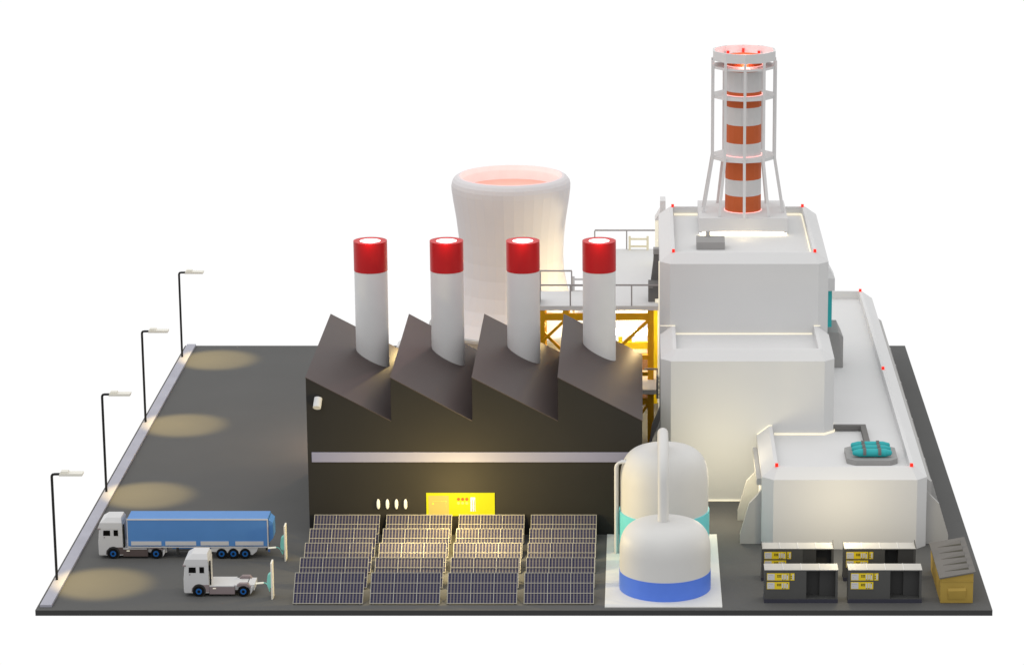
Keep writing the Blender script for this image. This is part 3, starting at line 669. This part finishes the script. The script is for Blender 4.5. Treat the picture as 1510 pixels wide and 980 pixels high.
# ---------------------------------------------------------------- battery cabinets
def cabinet(X, Y, label, var=0):
    t = thing('battery_cabinet', (X, Y, 0), label, 'battery cabinet', 'battery cabinets before the low building')
    x1 = X + 6.88; D = 1.7; xo = X + 3.92
    b = MB()
    b.box(X, X + 3.75, Y, Y + D, .36, 3.24)                    # closed left half
    cab = b.build('housing', boxd, t, smooth=0)
    b = MB()
    b.box(X + 3.75, xo, Y, Y + D, .36, 3.24).box(x1 - .22, x1, Y, Y + D, .36, 3.24).box(xo, x1 - .22, Y, Y + D, 3.14, 3.24).box(xo, x1 - .22, Y, Y + D, .36, .44)
    b.build('open_frame', boxd, t, smooth=0)
    b = MB().box(xo, X + 5.2, Y + (.03 if var == 1 else 1.2), Y + D, .44, 3.14); b.build('recess_panel', boxi, t, smooth=0)
    b = MB().box(X + 5.2, x1 - .22, Y + (.03 if var == 2 else 1.25 if var == 1 else .75), Y + D, .44, 3.14); b.build('recess_panel', boxi, t, smooth=0)
    b = MB().box(X - .03, x1 + .03, Y - .04, Y + D, .0, .355); b.build('base', boxb, t, smooth=0)
    rf = MB().prism([(X - .02, Y - .05, 3.245), (X - .02, Y + D, 3.245), (X - .02, Y + D, 3.31), (X - .02, Y - .05, 3.28)], (6.92, 0, 0)).build('roof', boxr, t, smooth=0)
    for i in range(3):
        xs = X + 1.72 * (i + 1)
        MB().prism([(xs, Y - .03, 3.275), (xs, Y + D, 3.305), (xs, Y + D, 3.345), (xs, Y - .03, 3.315)], (.05, 0, 0)).build('roof_seam', cream if i == 9 else white2, rf, smooth=0)
    if Y > 5:
        MB().prism([(x1 - .03, Y, 3.3), (x1 - .03, Y + D, 3.30), (x1 - .03, Y + D, 3.6), (x1 - .03, Y, 3.35)], (.06, 0, 0)).build('end_plate', boxd, rf, smooth=0)
        MB().prism([(X - .03, Y, 3.3), (X - .03, Y + D, 3.30), (X - .03, Y + D, 3.45), (X - .03, Y, 3.35)], (.06, 0, 0)).build('end_plate', boxd, rf, smooth=0)
    def plate(z0, z1):
        p = MB().box(X + .22, X + 2.33, Y - .05, Y, z0, z1).build('control_plate', yplate, t, smooth=0)
        MB().box(X + .27, X + .93, Y - .07, Y - .05, z0 + .05, z1 - .05).build('screen', truckw, p, smooth=0)
        MB().box(X + .33, X + .78, Y - .078, Y - .07, z1 - .20, z1 - .18).box(X + .42, X + .47, Y - .078, Y - .07, z0 + .28, z0 + .33).build('screen_mark', mgrey, p, smooth=0)
        for i in range(3):
            for j in range(2):
                MB().cyl((X + 1.23 + .135 * i, Y - .065, z0 + .36 + .14 * j), (X + 1.23 + .135 * i, Y - .05, z0 + .36 + .14 * j), .055, 10).build('button', black, p)
        for i in range(3):
            xx = X + 1.62 + .22 * i
            s_ = MB().box(xx, xx + .14, Y - .075, Y - .05, z0 + .1, z1 - .12).build('slot', truckw, p, smooth=0)
            MB().cyl((xx + .08, Y - .085, z0 + (.08 if i < 2 else .56)), (xx + .08, Y - .05, z0 + (.08 if i < 2 else .56)), .045, 8).build('button', black, p)
    plate(2.24, 2.94); plate(1.38, 2.08)
    p = MB().box(X + 2.42, X + 2.80, Y - .05, Y, 2.24, 2.94).build('control_plate', yplate, t, smooth=0)
    MB().box(X + 2.6, X + 2.74, Y - .075, Y - .05, 2.34, 2.84).build('slot', truckw, p, smooth=0)
    for z in (2.45, 2.65): MB().cyl((X + 2.5, Y - .065, z), (X + 2.5, Y - .05, z), .05, 8).build('button', black, p)
cabinet(11.73, 2.03, 'grey battery cabinet, front left of four')
cabinet(19.6, 2.03, 'grey battery cabinet, front right, nearest the yellow dumpster')
cabinet(11.72, 8.29, 'grey battery cabinet, back left, against the white wall', 1)
cabinet(19.57, 8.29, 'grey battery cabinet, back right, against the white wall', 2)

# ---------------------------------------------------------------- dumpster
t = thing('dumpster', (29.8, 6.7, 0), 'mustard yellow dumpster with a slatted grey lid', 'dumpster')
MB().hull([(28.25, y, 0.03) for y in (1.93, 11.5)] + [(31.3, y, 0.03) for y in (1.93, 11.5)] + [(28.22, y, 2.38) for y in (1.93, 11.8)] + [(31.3, y, 2.95) for y in (1.93, 11.8)]).build('body', mustard, t, smooth=0)
MB().box(28.22, 31.32, 1.87, 1.93, 2.13, 2.22).build('rib', mustard, t, smooth=0)
hp = MB().hull([(28.95, 1.93, .4), (30.62, 1.93, .4), (28.95, 1.93, 1.5), (30.62, 1.93, 1.55), (28.95, 1.75, 1.25), (30.62, 1.75, 1.3), (29.0, 1.88, .4), (30.6, 1.88, .4)]).build('hatch', mustard, t, smooth=0)
b = MB()
for i in range(6): b.box(29.05 + .26 * i, 29.09 + .26 * i, 1.88, 1.93, 1.53, 1.70)
b.build('hatch_hinge', mustard, hp, smooth=0)
def lz(x): return 2.45 + (x - 28.15) / (31.5 - 28.15) * .62
ld = MB().prism([(28.1, 1.75, lz(28.1)), (31.48, 1.75, lz(31.48)), (31.48, 1.75, lz(31.48) + .12), (28.1, 1.75, lz(28.1) + .12)], (0, 10.4, 0)).build('lid', lidm, t, smooth=0)
for i in range(5):
    y = 3.3 + 1.78 * i
    MB().hull([(28.7, y, lz(28.7) + .12), (28.7, y + .1, lz(28.7) + .12), (30.95, y, lz(30.95) + .12), (30.95, y + .75, lz(30.95) + .12), (30.95, y + .75, lz(30.95) + .30), (28.75, y + .1, lz(28.75) + .13), (30.95, y + .7, lz(30.95) + .3)]).build('louvre', lidm, ld, smooth=0)
    MB().prism([(28.75, y - .01, lz(28.75) + .122), (30.95, y - .01, lz(30.95) + .122), (30.95, y - .55, lz(30.95) + .122)], (0, 0, .012)).build('louvre_slot', mat('slot_dark', (.05, .045, .03)), ld, smooth=0)

# ---------------------------------------------------------------- unseen warm lamps without fixtures, some added only to brighten one spot
WC = (1, .80, .42)
for x in (-22.0, -14.4): lamp('unseen_warm_lamp', (x, 11.0, 6.2), 3300, (1, .78, .36), .3)
lamp('unseen_warm_lamp', (-18.2, 18.0, 5.2), 2300, (1, .73, .25), .5)  # added washer for the glow on the factory wall
lamp('unseen_warm_lamp', (8.2, 25.6, 5.8), 1350, (1, .86, .56), 1.5)
lamp('unseen_warm_lamp', (19.4, 4.6, 6.8), 420, WC, .25)
lamp('unseen_warm_lamp', (11.4, 56.2, 23.7), 22, (1, .78, .45), .2)  # added to imitate bloom on the pedestal face
lamp('unseen_warm_lamp', (19.6, 11.0, 5.4), 950, (1, .86, .56), 1.0)  # added to warm the front of the low block
lamp('unseen_warm_lamp', (.9, 53.9, 13.2), 650, (1, .72, .35), .2)
lamp('unseen_warm_lamp', (-24.3, 50.5, 14.4), 1200, (1, .72, .30), .25)
lamp('unseen_warm_lamp', (-9.2, 54.2, 13.8), 500, (1, .72, .30), .25)
lamp('unseen_warm_lamp', (-30.5, 54.0, 4.5), 2600, (1, .60, .36), .3)
lamp('unseen_warm_lamp', (-2.4, 71.8, 11.0), 2600, (1, .86, .55), .4)  # added to turn the cooling tower's right side cream
lamp('unseen_warm_lamp', (-1.2, 60.0, 5.5), 900, (1, .84, .50), .4)  # added to brighten the area behind the lower posts
